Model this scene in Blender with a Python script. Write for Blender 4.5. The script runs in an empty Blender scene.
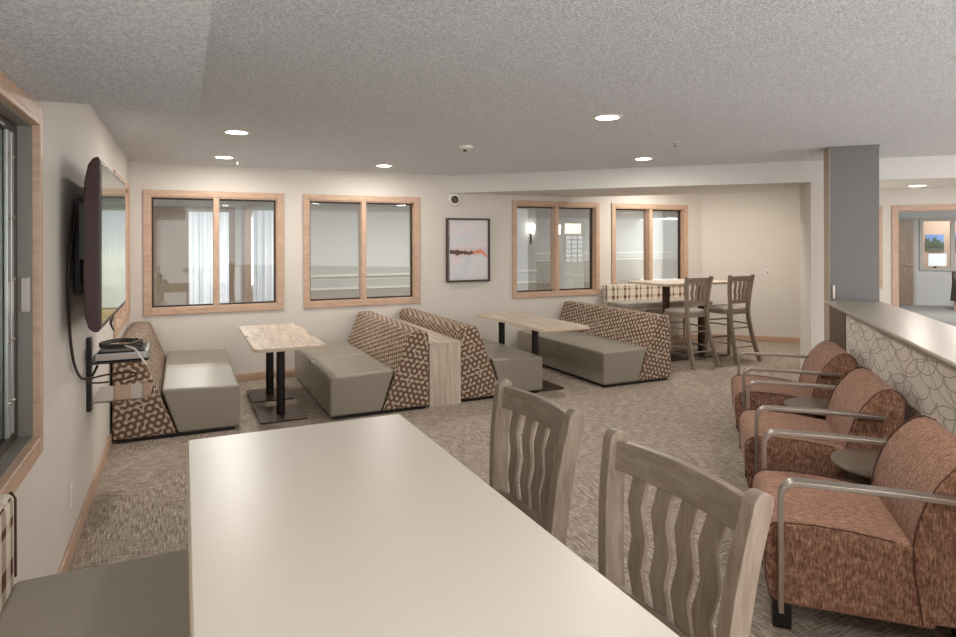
import bpy, bmesh, math, random
from mathutils import Vector, Matrix
random.seed(7)
D = bpy.data; C = bpy.context.scene.collection
R2 = math.sqrt(2); PI = math.pi
CH = 1.56                                   # eye height of the camera

# ------------------------------------------------------------------ materials
def lin(c):
    return tuple(((v/255)/12.92 if v/255 <= .04045 else ((v/255+.055)/1.055)**2.4) for v in c) + (1,)
class NT:
    def __init__(s, name):
        s.m = D.materials.new(name); s.m.use_nodes = True
        s.t = s.m.node_tree; s.b = s.t.nodes['Principled BSDF']; s.L = s.t.links.new
    def n(s, k, **kw):
        o = s.t.nodes.new(k)
        for a, v in kw.items(): setattr(o, a, v)
        return o
    def put(s, sock, v):
        if isinstance(v, bpy.types.NodeSocket): s.L(v, sock)
        elif v is not None: sock.default_value = v
    def M(s, op, a, b=None, c=None):
        o = s.n('ShaderNodeMath', operation=op)
        s.put(o.inputs[0], a); s.put(o.inputs[1], b); s.put(o.inputs[2], c)
        return o.outputs[0]
    def mix(s, f, a, b, mode='MIX'):
        o = s.n('ShaderNodeMix', data_type='RGBA', blend_type=mode)
        s.put(o.inputs[0], f); s.put(o.inputs[6], a); s.put(o.inputs[7], b)
        return o.outputs[2]
    def coord(s, which='Object', scale=(1,1,1), rot=(0,0,0)):
        c = s.n('ShaderNodeTexCoord'); mp = s.n('ShaderNodeMapping')
        s.L(c.outputs[which], mp.inputs[0]); mp.inputs[3].default_value = scale; mp.inputs[2].default_value = rot
        return mp.outputs[0]
    def noise(s, vec, scale, detail=3, rough=.5, dist=0):
        o = s.n('ShaderNodeTexNoise'); s.L(vec, o.inputs['Vector'])
        o.inputs['Scale'].default_value = scale; o.inputs['Detail'].default_value = detail
        o.inputs['Roughness'].default_value = rough; o.inputs['Distortion'].default_value = dist
        return o.outputs['Fac']
    def ramp(s, f, stops):
        o = s.n('ShaderNodeValToRGB'); s.L(f, o.inputs[0]); e = o.color_ramp.elements
        while len(e) < len(stops): e.new(.5)
        for i, (p, c) in enumerate(stops): e[i].position = p; e[i].color = c if len(c) == 4 else lin(c)
        return o.outputs[0]
    def bump(s, h, strength=.3, dist=.01):
        o = s.n('ShaderNodeBump'); o.inputs['Strength'].default_value = strength
        o.inputs['Distance'].default_value = dist; s.L(h, o.inputs['Height']); s.L(o.outputs[0], s.b.inputs['Normal'])
    def fin(s, col, rough=.6, metal=0, spec=None):
        s.put(s.b.inputs['Base Color'], col if isinstance(col, bpy.types.NodeSocket) else lin(col))
        s.put(s.b.inputs['Roughness'], rough); s.b.inputs['Metallic'].default_value = metal
        if spec is not None: s.b.inputs['Specular IOR Level'].default_value = spec
        return s.m
def grain(name, c0, c1, rough=.5, scale=6, axis=0, bumpv=.05, k=9, dist=1.2):
    t = NT(name); sc = [k, k, k]; sc[axis] = 1
    v = t.coord('Object', tuple(sc)); f = t.noise(v, scale, 5, .6, dist)
    f2 = t.noise(v, scale*4, 3, .6)
    col = t.mix(t.M('MULTIPLY', f2, .35), t.ramp(f, ((.3, c0), (.7, c1))), lin(c0))
    t.bump(f2, bumpv, .002)
    return t.fin(col, rough)
def plain(name, c, rough=.5, metal=0, var=.06, vs=40, bumpv=0.03):
    t = NT(name); v = t.coord(); f = t.noise(v, vs, 3)
    a = lin(c); b = tuple(min(1, q*(1-var*2)) for q in a[:3])+(1,)
    col = t.mix(f, a, b)
    if bumpv: t.bump(f, bumpv, .002)
    return t.fin(col, rough, metal)

def m_wall():
    t = NT('painted_drywall'); v = t.coord(); f = t.noise(v, 3, 2); g = t.noise(v, 220, 2)
    t.bump(g, .12, .002); return t.fin(t.mix(f, lin((214,207,198)), lin((209,201,191))), .75)
def m_pop(name, c0, c1, st=.9):
    t = NT(name); v = t.coord(); f = t.noise(v, 92, 4, .65); g = t.noise(v, 34, 2)
    h = t.M('ADD', f, t.M('MULTIPLY', g, .4)); t.bump(h, st, .02)
    return t.fin(t.mix(t.ramp(f, ((.38, (0,0,0)), (.62, (255,255,255)))), lin(c0), lin(c1)), .95)
def m_carpet(name, cols, s=1.5, light=(0,0,0)):
    t = NT(name)
    a = t.noise(t.coord('Object', (2.2*s, 26*s, 1), (0, 0, .55)), 3.2, 3, .7, .3)
    b = t.noise(t.coord('Object', (30*s, 2.4*s, 1), (0, 0, .1)), 3.0, 3, .7, .3)
    c = t.noise(t.coord('Object', (1, 1, 1)), 1.7, 3)
    g = t.noise(t.coord('Object', (1, 1, 1)), 190, 2, .8)
    sel = t.ramp(c, ((.42, (0,0,0)), (.58, (255,255,255))))
    m = t.n('ShaderNodeMix'); t.L(sel, m.inputs[0]); t.L(a, m.inputs[2]); t.L(b, m.inputs[3])
    f = t.M('ADD', t.M('MULTIPLY', m.outputs[0], .62), t.M('MULTIPLY', t.M('ADD', a, b), .19))
    f = t.M('ADD', f, t.M('MULTIPLY', t.M('SUBTRACT', g, .5), .42))
    col = t.ramp(f, ((.36, cols[0]), (.46, cols[1]), (.54, cols[2]), (.64, cols[3])))
    t.bump(t.M('ADD', g, f), .6, .008); return t.fin(col, .97, 0, .1)
def m_dots():
    t = NT('dotted_fabric'); c = t.n('ShaderNodeTexCoord'); sp = t.n('ShaderNodeSeparateXYZ'); t.L(c.outputs['UV'], sp.inputs[0])
    P = .052; Q = P*math.sqrt(3)/2
    def field(ang, seed, keep):
        ca, sa = math.cos(ang), math.sin(ang)
        u = t.M('ADD', t.M('MULTIPLY', sp.outputs[0], ca), t.M('MULTIPLY', sp.outputs[1], sa))
        v = t.M('SUBTRACT', t.M('MULTIPLY', sp.outputs[1], ca), t.M('MULTIPLY', sp.outputs[0], sa))
        row = t.M('ROUND', t.M('DIVIDE', v, Q))
        uu = t.M('SUBTRACT', t.M('DIVIDE', u, P), t.M('MULTIPLY', row, .5))
        i = t.M('FLOOR', uu); dv = t.M('ABSOLUTE', t.M('SUBTRACT', v, t.M('MULTIPLY', row, Q)))
        cb = t.n('ShaderNodeCombineXYZ'); t.L(i, cb.inputs[0]); t.L(row, cb.inputs[1]); cb.inputs[2].default_value = seed
        wn = t.n('ShaderNodeTexWhiteNoise', noise_dimensions='3D'); t.L(cb.outputs[0], wn.inputs[0])
        link = t.M('MULTIPLY', t.M('LESS_THAN', dv, .0045), t.M('LESS_THAN', wn.outputs[0], keep))
        du = t.M('MULTIPLY', t.M('SUBTRACT', uu, t.M('ROUND', uu)), P)
        r = t.M('SQRT', t.M('ADD', t.M('MULTIPLY', du, du), t.M('MULTIPLY', dv, dv)))
        return link, r
    l0, r = field(.26, 1.3, .27); l1, _ = field(.26+PI/3, 5.1, .2); l2, _ = field(.26+2*PI/3, 8.4, .2)
    cb = t.M('LESS_THAN', r, .0150); ring = t.M('LESS_THAN', t.M('ABSOLUTE', t.M('SUBTRACT', r, .0105)), .0012)
    f = t.M('MAXIMUM', cb, t.M('MAXIMUM', l0, t.M('MAXIMUM', l1, l2)))
    w = t.noise(c.outputs['UV'], 420, 2)
    light = t.mix(t.M('MULTIPLY', w, .6), lin((204,190,172)), lin((156,138,122)))
    light = t.mix(t.M('MULTIPLY', ring, .6), light, lin((120,98,82)))
    dark = t.mix(w, lin((94,70,54)), lin((122,96,76)))
    t.bump(f, .3, .002); return t.fin(t.mix(f, dark, light), .85, 0, .2)
def m_plaid():
    t = NT('plaid_fabric'); c = t.n('ShaderNodeTexCoord'); sp = t.n('ShaderNodeSeparateXYZ'); t.L(c.outputs['UV'], sp.inputs[0])
    u, v = sp.outputs[0], sp.outputs[1]
    def stripe(s, p, o, w):
        f = t.M('FRACT', t.M('ADD', t.M('DIVIDE', s, p), o)); return t.M('LESS_THAN', f, w)
    vs = t.M('MAXIMUM', stripe(u, .21, .1, .2), stripe(u, .21, .42, .12)); hs = t.M('MAXIMUM', stripe(v, .19, .2, .22), stripe(v, .19, .55, .12))
    n = t.noise(c.outputs['UV'], 300, 2)
    base = t.mix(n, lin((226,216,198)), lin((206,194,176)))
    a = t.mix(t.M('MULTIPLY', vs, .75), base, lin((150,128,112)))
    a = t.mix(t.M('MULTIPLY', hs, .4), a, lin((170,140,120)))
    a = t.mix(t.M('MULTIPLY', vs, hs), a, lin((92,56,44)))
    return t.fin(a, .9, 0, .2)
def m_scallop():
    t = NT('scalloped_wallcovering'); c = t.n('ShaderNodeTexCoord'); sp = t.n('ShaderNodeSeparateXYZ'); t.L(c.outputs['UV'], sp.inputs[0])
    u, v = t.M('MULTIPLY', sp.outputs[0], .5), sp.outputs[1]; f = None
    wob = t.M('MULTIPLY', t.M('SUBTRACT', t.noise(c.outputs['UV'], 3, 1), .5), .008)
    u = t.M('ADD', u, wob)
    for (R, ou, ov, P, py, low) in ((.098, 0, 0, .2, .2, 1), (.098, .1, .1, .2, .2, 1), (.098, .05, .05, .2, .2, 1), (.19, .03, .04, .39, .39, 0), (.19, .22, .2, .39, .39, 0)):
        du = t.M('ADD', u, ou); du = t.M('SUBTRACT', du, t.M('MULTIPLY', t.M('ROUND', t.M('DIVIDE', du, P)), P))
        dv = t.M('ADD', v, ov); dv = t.M('SUBTRACT', dv, t.M('MULTIPLY', t.M('ROUND', t.M('DIVIDE', dv, py)), py))
        r = t.M('SQRT', t.M('ADD', t.M('MULTIPLY', du, du), t.M('MULTIPLY', dv, dv)))
        l = t.M('LESS_THAN', t.M('ABSOLUTE', t.M('SUBTRACT', r, R)), .0022)
        if low: l = t.M('MULTIPLY', l, t.M('LESS_THAN', dv, 0))
        f = l if f is None else t.M('MAXIMUM', f, l)
    n = t.noise(t.coord('UV', (16, 1, 1)), 7, 3)
    base = t.ramp(n, ((.35, (228,218,208)), (.65, (212,202,190))))
    return t.fin(t.mix(t.M('MULTIPLY', f, .75), base, lin((104,88,76))), .6)
def m_chenille():
    t = NT('chenille_fabric')
    a = t.noise(t.coord('Object', (6, 6, 1)), 34, 3, .7); b = t.noise(t.coord('Object', (9, 3, 3)), 12, 3, .7, .4)
    f = t.M('ADD', t.M('MULTIPLY', a, .55), t.M('MULTIPLY', b, .45))
    t.bump(f, .35, .004)
    col = t.ramp(f, ((.36, (94,64,50)), (.5, (142,104,84)), (.64, (190,153,130))))
    t.b.inputs['Sheen Weight'].default_value = .15; t.b.inputs['Sheen Roughness'].default_value = .4
    return t.fin(col, .9, 0, .15)
def m_glass(name='window_glass', tint=(247,249,248), refl=.10, trans=None):
    t = NT(name); out = [n for n in t.t.nodes if n.type == 'OUTPUT_MATERIAL'][0]
    tr = t.n('ShaderNodeBsdfTransparent'); tr.inputs[0].default_value = lin(tint)
    gl = t.n('ShaderNodeBsdfGlossy'); gl.inputs['Roughness'].default_value = .02
    mx = t.n('ShaderNodeMixShader'); fr = t.n('ShaderNodeFresnel'); fr.inputs[0].default_value = 1.5
    t.L(t.M('MINIMUM', t.M('MULTIPLY', fr.outputs[0], .8), 1), mx.inputs[0]); t.L(tr.outputs[0], mx.inputs[1]); t.L(gl.outputs[0], mx.inputs[2])
    t.L(mx.outputs[0], out.inputs[0]); return t.m
def m_emit(name, c, s):
    t = NT(name); t.b.inputs['Emission Color'].default_value = lin(c); t.b.inputs['Emission Strength'].default_value = s
    return t.fin(c, .5)
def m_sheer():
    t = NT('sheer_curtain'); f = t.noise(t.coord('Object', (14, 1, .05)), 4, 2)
    t.b.inputs['Emission Strength'].default_value = .5  # glow built into the cloth so the curtain looks lit
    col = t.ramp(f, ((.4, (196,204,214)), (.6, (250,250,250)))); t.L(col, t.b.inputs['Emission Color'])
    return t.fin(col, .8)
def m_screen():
    t = NT('screen_painted_reflection'); v = t.coord('Object', (1, 1, 1))
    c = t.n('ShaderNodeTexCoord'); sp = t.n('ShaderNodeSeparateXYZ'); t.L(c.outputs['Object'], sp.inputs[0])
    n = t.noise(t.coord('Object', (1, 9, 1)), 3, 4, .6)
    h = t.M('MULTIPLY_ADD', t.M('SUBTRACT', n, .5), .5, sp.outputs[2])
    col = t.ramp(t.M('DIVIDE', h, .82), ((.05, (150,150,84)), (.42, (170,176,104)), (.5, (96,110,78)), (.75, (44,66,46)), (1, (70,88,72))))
    t.L(col, t.b.inputs['Emission Color']); t.b.inputs['Emission Strength'].default_value = .42  # emissive green image painted in place of the reflection on the screen
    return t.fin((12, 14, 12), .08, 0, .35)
def m_paint():
    t = NT('abstract_painting'); c = t.n('ShaderNodeTexCoord'); sp = t.n('ShaderNodeSeparateXYZ'); t.L(c.outputs['Object'], sp.inputs[0])
    x, z = sp.outputs[0], sp.outputs[2]; v = t.coord()
    n = t.noise(v, 5, 4, .6, .4); n2 = t.noise(v, 14, 5, .7, .5)
    base = t.ramp(n, ((.35, (200,206,212)), (.5, (214,212,214)), (.65, (222,208,204))))
    zc = t.M('ABSOLUTE', t.M('ADD', t.M('SUBTRACT', z, .385), t.M('MULTIPLY', t.M('SUBTRACT', n2, .5), .12)))
    pink = t.M('LESS_THAN', zc, t.M('MULTIPLY_ADD', n, .12, -.005))
    base = t.mix(t.M('MULTIPLY', pink, .5), base, lin((206,178,178)))
    wdt = t.M('MULTIPLY_ADD', x, -.045, .022)
    band = t.M('MULTIPLY', t.M('LESS_THAN', zc, wdt), t.M('LESS_THAN', x, .1))
    base = t.mix(band, base, lin((96,74,60)))
    sg = t.M('ADD', t.M('SUBTRACT', z, .392), t.M('MULTIPLY', t.M('SUBTRACT', n2, .5), .08))
    z2 = t.M('ABSOLUTE', t.M('ADD', sg, t.M('MULTIPLY', t.M('MAXIMUM', t.M('SUBTRACT', x, .19), 0), .9)))
    coral = t.M('MULTIPLY', t.M('LESS_THAN', z2, .022), t.M('GREATER_THAN', x, .06))
    base = t.mix(coral, base, lin((226,138,110)))
    return t.fin(base, .6)

M = dict(
 wall=m_wall(), ceil=m_pop('popcorn_ceiling', (204,206,211), (248,249,251)), soffit=m_pop('popcorn_soffit', (218,220,224), (253,253,254), 1.0),
 beam=plain('beam_paint', (214,211,205), .7, 0, .02), carpet=m_carpet('patterned_carpet', ((110,96,84), (150,136,122), (179,165,151), (210,199,185))),
 carpet2=m_carpet('grey_carpet', ((112,111,107), (130,129,125), (150,148,144), (172,170,165))),
 oak=grain('light_oak_trim', (178,146,122), (206,175,149), .45, 5, 0, .03, 5), oakz=grain('light_oak_trim_upright', (178,146,122), (206,175,149), .45, 5, 2, .03, 5),
 oaky=grain('light_oak_trim_side', (178,146,122), (206,175,149), .45, 5, 1, .03, 5),
 dots=m_dots(), plaid=m_plaid(), scallop=m_scallop(), chenille=m_chenille(),
 vinyl=plain('taupe_vinyl', (146,138,124), .38, 0, .05, 60, .05), seatcloth=plain('grey_seat_cloth', (172,162,149), .85, 0, .12, 260, .2),
 ash=grain('ash_laminate_top', (156,138,122), (226,212,196), .4, 3.0, 1, .02, 13, .6), ashz=grain('ash_laminate_panel', (176,158,140), (218,204,188), .45, 3.0, 2, .02, 12, .6),
 edge=plain('light_edge_band', (206,188,162), .5), cream=plain('cream_laminate', (216,207,193), .33, 0, .015, 300, .02),
 stoolx=grain('taupe_stained_rail', (124,108,92), (156,141,126), .42, 7, 0, .05, 6), stool=grain('taupe_stained_wood', (124,108,92), (156,141,126), .42, 7, 2, .05, 6), black=plain('black_metal', (36,31,29), .4, .3), bronze=plain('dark_bronze_metal', (74,54,42), .35, .5),
 steel=plain('brushed_nickel', (178,168,158), .3, .85, .04, 90), cap=plain('bronze_grey_ledge', (166,156,144), .3, .35, .03, 120), brown=plain('dark_brown_laminate', (74,52,42), .3),
 column=plain('slate_grey_paint', (117,114,112), .6, 0, .05, 12), coledge=plain('taupe_paint', (176,158,142), .6), glass=m_glass(), tint=m_glass('tinted_glass', (120,140,128), .2),
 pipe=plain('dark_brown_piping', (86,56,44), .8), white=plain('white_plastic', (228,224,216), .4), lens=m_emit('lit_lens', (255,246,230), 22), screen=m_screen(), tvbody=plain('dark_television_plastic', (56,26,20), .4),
 dframe=plain('dark_window_metal', (66,54,48), .35, .4), jamb=plain('grey_jamb', (132,126,118), .35), paint=m_paint(), pframe=plain('walnut_picture_frame', (58,36,24), .4),
 rwall=plain('pale_grey_wall', (192,192,189), .7), wains=plain('grey_wainscot', (172,166,158), .7), rail=plain('white_rail', (222,220,214), .5), sheer=m_sheer(), dwood=grain('veneer_door', (126,108,92), (154,136,118), .4, 4, 2),
 mirror=plain('smoked_reflective_glass', (150,146,142), .05, .9, .0, 10, 0), silver=plain('silver_plastic', (190,190,188), .3, .6), cable=plain('dark_cable', (52,42,38), .5), leather=plain('dark_leather', (52,42,38), .4), lamp=m_emit('sconce_glow', (255,250,240), 12), glow=m_emit('warm_glow', (255,246,222), 1.2), monitor=m_emit('monitor_screen', (236,240,244), .8), peach=plain('peach_wall', (208,178,158), .7), tabletop=plain('bronze_grey_tabletop', (128,114,100), .35, .3))

# ------------------------------------------------------------------ mesh helpers
def tag(o, label=None, cat=None, group=None, kind=None):
    if label: o['label'] = label
    if cat: o['category'] = cat
    if group: o['group'] = group
    if kind: o['kind'] = kind
    return o
def box(bm, a, b, bev=0, mi=0):
    x0, y0, z0 = a; x1, y1, z1 = b
    vs = [bm.verts.new(p) for p in ((x0,y0,z0),(x1,y0,z0),(x1,y1,z0),(x0,y1,z0),(x0,y0,z1),(x1,y0,z1),(x1,y1,z1),(x0,y1,z1))]
    for q in ((0,3,2,1),(4,5,6,7),(0,1,5,4),(1,2,6,5),(2,3,7,6),(3,0,4,7)):
        f = bm.faces.new([vs[i] for i in q]); f.material_index = mi
    return vs
def prism(bm, poly, a0, a1, plane='yz'):
    """poly in the named plane, extruded along the remaining axis from a0 to a1"""
    def P(p, a): return {'yz': (a, p[0], p[1]), 'xz': (p[0], a, p[1]), 'xy': (p[0], p[1], a)}[plane]
    A = [bm.verts.new(P(p, a0)) for p in poly]; B = [bm.verts.new(P(p, a1)) for p in poly]; n = len(poly)
    bm.faces.new(A); bm.faces.new(list(reversed(B)))
    for i in range(n): bm.faces.new((A[i], B[i], B[(i+1) % n], A[(i+1) % n]))
def sweep(bm, pts, prof, side=None, closed=False):
    """sweeps the profile [(s,t)] along pts; side: constant side vector, else parallel transport"""
    pts = [Vector(p) for p in pts]; rings = []; n = len(pts); S = Vector(side) if side else None
    for i, p in enumerate(pts):
        T = (pts[min(i+1, n-1)] - pts[max(i-1, 0)]).normalized()
        if side: sd = S
        else:
            if S is None: S = Vector((0, 0, 1)).cross(T) if abs(T.z) < .9 else Vector((1, 0, 0)).cross(T)
            S = (S - T*S.dot(T)).normalized(); sd = S
        N = T.cross(sd).normalized(); k = 1
        if 0 < i < n-1:
            c = (pts[i]-pts[i-1]).normalized().dot((pts[i+1]-pts[i]).normalized()); k = 1/max(.6, math.sqrt((1+c)/2))
        rings.append([bm.verts.new(p + sd*s + N*t*k) for s, t in prof])
    m = len(prof)
    for i in range(n-1):
        for j in range(m):
            bm.faces.new((rings[i][j], rings[i][(j+1) % m], rings[i+1][(j+1) % m], rings[i+1][j]))
    bm.faces.new(list(reversed(rings[0]))); bm.faces.new(rings[-1])
def circ(r, n=8): return [(r*math.cos(2*PI*i/n), r*math.sin(2*PI*i/n)) for i in range(n)]
def rect(w, h): return [(-w/2, -h/2), (w/2, -h/2), (w/2, h/2), (-w/2, h/2)]
def lathe(bm, prof, n=24, loc=(0, 0, 0), axis='z'):
    """prof [(r, h)] closed at both ends by caps"""
    def P(r, h, a):
        c, s = r*math.cos(a), r*math.sin(a)
        v = {'z': (c, s, h), 'y': (c, h, s), 'x': (h, c, s)}[axis]
        return tuple(v[i]+loc[i] for i in range(3))
    rings = [[bm.verts.new(P(r, h, 2*PI*i/n)) for i in range(n)] for r, h in prof]
    for k in range(len(rings)-1):
        for i in range(n): bm.faces.new((rings[k][i], rings[k][(i+1) % n], rings[k+1][(i+1) % n], rings[k+1][i]))
    bm.faces.new(list(reversed(rings[0]))); bm.faces.new(rings[-1])
def arc(cx, cy, r, a0, a1, n=6):
    return [(cx+r*math.cos(math.radians(a0+(a1-a0)*i/n)), cy+r*math.sin(math.radians(a0+(a1-a0)*i/n))) for i in range(n+1)]
def smoothpts(pts, n=6):
    """Catmull-Rom through pts"""
    P = [Vector(p) for p in pts]; P = [P[0]*2-P[1]] + P + [P[-1]*2-P[-2]]; out = []
    for i in range(1, len(P)-2):
        for k in range(n):
            t = k/n; a, b, c, d = P[i-1], P[i], P[i+1], P[i+2]
            out.append(.5*((2*b)+(c-a)*t+(2*a-5*b+4*c-d)*t*t+(3*b-a-3*c+d)*t**3))
    out.append(P[-2]); return out
def obj(name, bm, mat, parent=None, bev=0, seg=2, smooth=False, loc=None, rotz=0):
    bmesh.ops.recalc_face_normals(bm, faces=bm.faces[:])
    uv = bm.loops.layers.uv.new('UVMap')
    for f in bm.faces:
        n = f.normal; ax = max(range(3), key=lambda i: abs(n[i]))
        for l in f.loops:
            c = l.vert.co; l[uv].uv = {0: (c.y, c.z), 1: (c.x, c.z), 2: (c.y, c.x)}[ax]
        f.smooth = smooth
    me = D.meshes.new(name); bm.to_mesh(me); bm.free()
    for mm in (mat if isinstance(mat, (list, tuple)) else [mat]): me.materials.append(mm)
    o = D.objects.new(name, me); C.objects.link(o)
    if parent: o.parent = parent
    if loc: o.location = loc
    o.rotation_euler.z = rotz
    if bev:
        b = o.modifiers.new('Bevel', 'BEVEL'); b.width = bev; b.segments = seg; b.limit_method = 'ANGLE'; b.angle_limit = math.radians(35)
        for p in me.polygons: p.use_smooth = True
        w = o.modifiers.new('Weighted', 'WEIGHTED_NORMAL'); w.keep_sharp = False
    return o
def empty(name, loc=(0, 0, 0), rotz=0):
    o = D.objects.new(name, None); C.objects.link(o); o.location = loc; o.rotation_euler.z = rotz
    o.empty_display_size = .1; return o
def kids(o): return [c for c in D.objects if c.parent == o]
def dup(o, parent=None):
    c = o.copy(); C.objects.link(c); c.parent = parent
    for ch in kids(o): dup(ch, c)
    return c
def B(): return bmesh.new()
def bx(name, a, b, mat, parent=None, bev=0, **kw):
    bm = B(); box(bm, a, b); return obj(name, bm, mat, parent, bev, **kw)
def ab(a, b, z=0): return ((a-b)/R2, (a+b)/R2, z)      # diagonal frame of the corner: a runs along the half wall, b out from it

# ------------------------------------------------------------------ setting
YB = 7.47; XL = -.51; HC = 2.41
def wall(name, length, height, thick, openings, mat, loc, rotz, z0=0):
    """local x along the wall, local y = 0 room face, wall body behind it (+y)"""
    bm = B(); xs = sorted({0, length, *[o[0] for o in openings], *[o[1] for o in openings]})
    for i in range(len(xs)-1):
        a, b = xs[i], xs[i+1]; segs = [(z0, height)]
        for (x0, x1, q0, q1) in openings:
            if x0 <= a+1e-6 and x1 >= b-1e-6:
                segs = [(z0, q0), (q1, height)]
        for p, q in segs:
            if q-p > .01: box(bm, (a, 0, p), (b, thick, q))
    return tag(obj(name, bm, mat, loc=loc, rotz=rotz), kind='structure')
def window(idx, w, z0, z1, thick, loc, rotz, mull=(.5,), tw=.065, deep='inner'):
    """cased opening: local x 0..w outer trim edge, y=0 room face"""
    r = tag(empty('window_%d' % idx, loc, rotz), kind='structure')
    def fr(bm, x0, x1, a, b, t, y0, y1):
        box(bm, (x0, y0, a), (x0+t, y1, b)); box(bm, (x1-t, y0, a), (x1, y1, b))
        box(bm, (x0+t, y0, a), (x1-t, y1, a+t)); box(bm, (x0+t, y0, b-t), (x1-t, y1, b))
    bm = B(); fr(bm, 0, w, z0, z1, tw, -.018, .0); obj('casing', bm, M['oak'], r, .004)
    bm = B(); fr(bm, tw, w-tw, z0+tw, z1-tw, .012, -.006, thick); obj('jamb', bm, M['oakz'], r)
    bm = B(); fr(bm, tw+.012, w-tw-.012, z0+tw+.012, z1-tw-.012, .018, thick*.55, thick*.8); obj('sash', bm, M['dframe'], r)
    cuts = [tw+.03]+[w*m for m in mull]+[w-tw-.03]
    for m in mull:
        bm = B(); box(bm, (w*m-.03, -.012, z0+tw), (w*m+.03, thick, z1-tw)); obj('mullion', bm, M['oakz'], r, .003)
    for i in range(len(cuts)-1):
        a = cuts[i]+(.03 if i else 0); b = cuts[i+1]-(.03 if i < len(cuts)-2 else 0)
        bx('pane', (a, thick*.68-.002, z0+tw+.02), (b, thick*.68+.002, z1-tw-.02), M['glass'], r)
    return r
# floors and ceilings
bm = B(); box(bm, (-2.2, -.8, -.1), (16.5, 24, 0)); tag(obj('floor', bm, M['carpet']), kind='structure')
bm = B(); box(bm, (11.6, -8.5, .001), (17.5, -1.2, .012)); tag(obj('floor_beyond', bm, M['carpet2'], rotz=PI/4), kind='structure')
bm = B(); prism(bm, [(XL, -2.5), (7.5, -2.5), (7.5, .5), (15, .5), (15, 7.47), (XL, 7.47)], HC, HC+.1, 'xy'); tag(obj('ceiling', bm, M['ceil']), kind='structure')
bm = B(); box(bm, (XL, -1.5, 2.08), (.06, 2.76, HC-.002)); tag(obj('ceiling_soffit', bm, M['soffit']), kind='structure')
# walls
W = [(-.375, 1.05), (1.275, 2.715), (4.04, 5.48), (5.70, 7.17)]; Z0, Z1 = .78, 2.115
T = .13
wall('wall_back', 8.1, HC, T, [(a-XL+.02, b-XL-.02, Z0+.02, Z1-.02) for a, b in W], M['wall'], (XL, YB, 0), 0)
for i, (a, b) in enumerate(W): window(i+1, b-a, Z0, Z1, T, (a, YB, 0), 0)
# left wall: local x runs along -Y from the corner
LW = [(.06, 1.62), (4.55, 5.98)]
wall('wall_left', 9.9, HC, T, [(a+.02, b-.02, (Z0 if i == 0 else .75)+.02, (Z1+.03 if i == 0 else 2.08)-.02) for i, (a, b) in enumerate(LW)], M['wall'], (XL, YB, 0), -PI/2)
for o in D.objects:
    if o.name == 'wall_left': o.scale.y = -1
# the scale flip above keeps the room face at x = XL with the body outside
w5 = window(5, 1.56, Z0, Z1+.03, T, (XL, YB-.06-1.56, 0), PI/2)
# deep recessed window near the camera
r = tag(empty('window_6', (XL, YB-5.98, 0), PI/2), kind='structure')
w = 1.43; z0, z1 = .75, 2.08
bm = B()
for (a, b) in (((0,-.02,z0),(.075,0,z1)), ((w-.075,-.02,z0),(w,0,z1)), ((.075,-.02,z0),(w-.075,0,z0+.075)), ((.075,-.02,z1-.075),(w-.075,0,z1))): box(bm, a, b)
obj('casing', bm, M['oaky'], r, .006, 3)
bm = B()
for (a, b) in (((.055,-.027,z0+.055),(.079,.004,z1-.055)), ((w-.079,-.027,z0+.055),(w-.055,.004,z1-.055)), ((.079,-.027,z0+.055),(w-.079,.004,z0+.079)), ((.079,-.027,z1-.079),(w-.079,.004,z1-.055))): box(bm, a, b)
obj('casing_bead', bm, M['oaky'], r, .004)
bm = B()
for (a, b) in (((.075,0,z0+.075),(.085,.075,z1-.075)), ((w-.085,0,z0+.075),(w-.075,.075,z1-.075)), ((.085,0,z0+.075),(w-.085,.075,z0+.085)), ((.085,0,z1-.085),(w-.085,.075,z1-.075))): box(bm, a, b)
obj('jamb', bm, M['jamb'], r)
bm = B()
for (a, b) in (((.085,.045,z0+.085),(.115,.075,z1-.085)), ((w-.115,.045,z0+.085),(w-.085,.075,z1-.085)), ((.115,.045,z0+.085),(w-.115,.075,z0+.12)), ((.115,.045,z1-.12),(w-.115,.075,z1-.085))): box(bm, a, b)
obj('sash', bm, M['dframe'], r, .003)
bx('pane', (.115, .058, z0+.12), (w-.115, .063, z1-.12), M['tint'], r)
for xx in (w-.15, w-.21, w-.55, w-.61):
    s = bx('glazing_strip', (xx-.018, .046, z0+.12), (xx+.018, .057, z1-.12), M['silver'], r, .002)
    for k in range(5):
        bm = B(); lathe(bm, [(.009, 0), (.006, -.006)], 10, (xx, .046, z0+.24+k*.22), 'y'); obj('stud', bm, M['steel'], s)
bm = B(); box(bm, (w-.0905, .008, 1.30), (w-.085, .036, 1.43)); box(bm, (w-.063, .038, 1.33), (w-.057, .052, 1.38)); obj('latch', bm, M['steel'], r, .002)
# angled wall on the right, lobby wall, pier, beam
wall('wall_right', 1.72, HC, .13, [], M['wall'], ab(10.56, .05), -PI/4)
bm = B()
box(bm, (7.5, -6, 2.185), (8.87, 3.17, HC)); 
o = tag(obj('ceiling_beam', bm, M['beam'], rotz=PI/4), kind='structure')
bm = B(); box(bm, (7.5, -1.62, 0), (8.3, -1.10, 2.185)); tag(obj('wall_pier', bm, M['wall'], rotz=PI/4), kind='structure')
bm = B(); box(bm, (8.3, -1.62, 0), (11.6, -1.5, HC)); tag(obj('wall_return', bm, M['wall'], rotz=PI/4), kind='structure')
wall('wall_lobby', 6.3, 3.0, .13, [(.24, 1.2, Z0+.02, Z1-.02), (1.43, 3.9, -.01, 2.05)], M['wall'], ab(11.6, -1.5), -PI/4)
window(7, 1.0, Z0, Z1, .13, ab(11.6, -1.72), -PI/4, ())
r = tag(empty('door_1', ab(11.6, -2.91), -PI/4), kind='structure')
bm = B()
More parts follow.
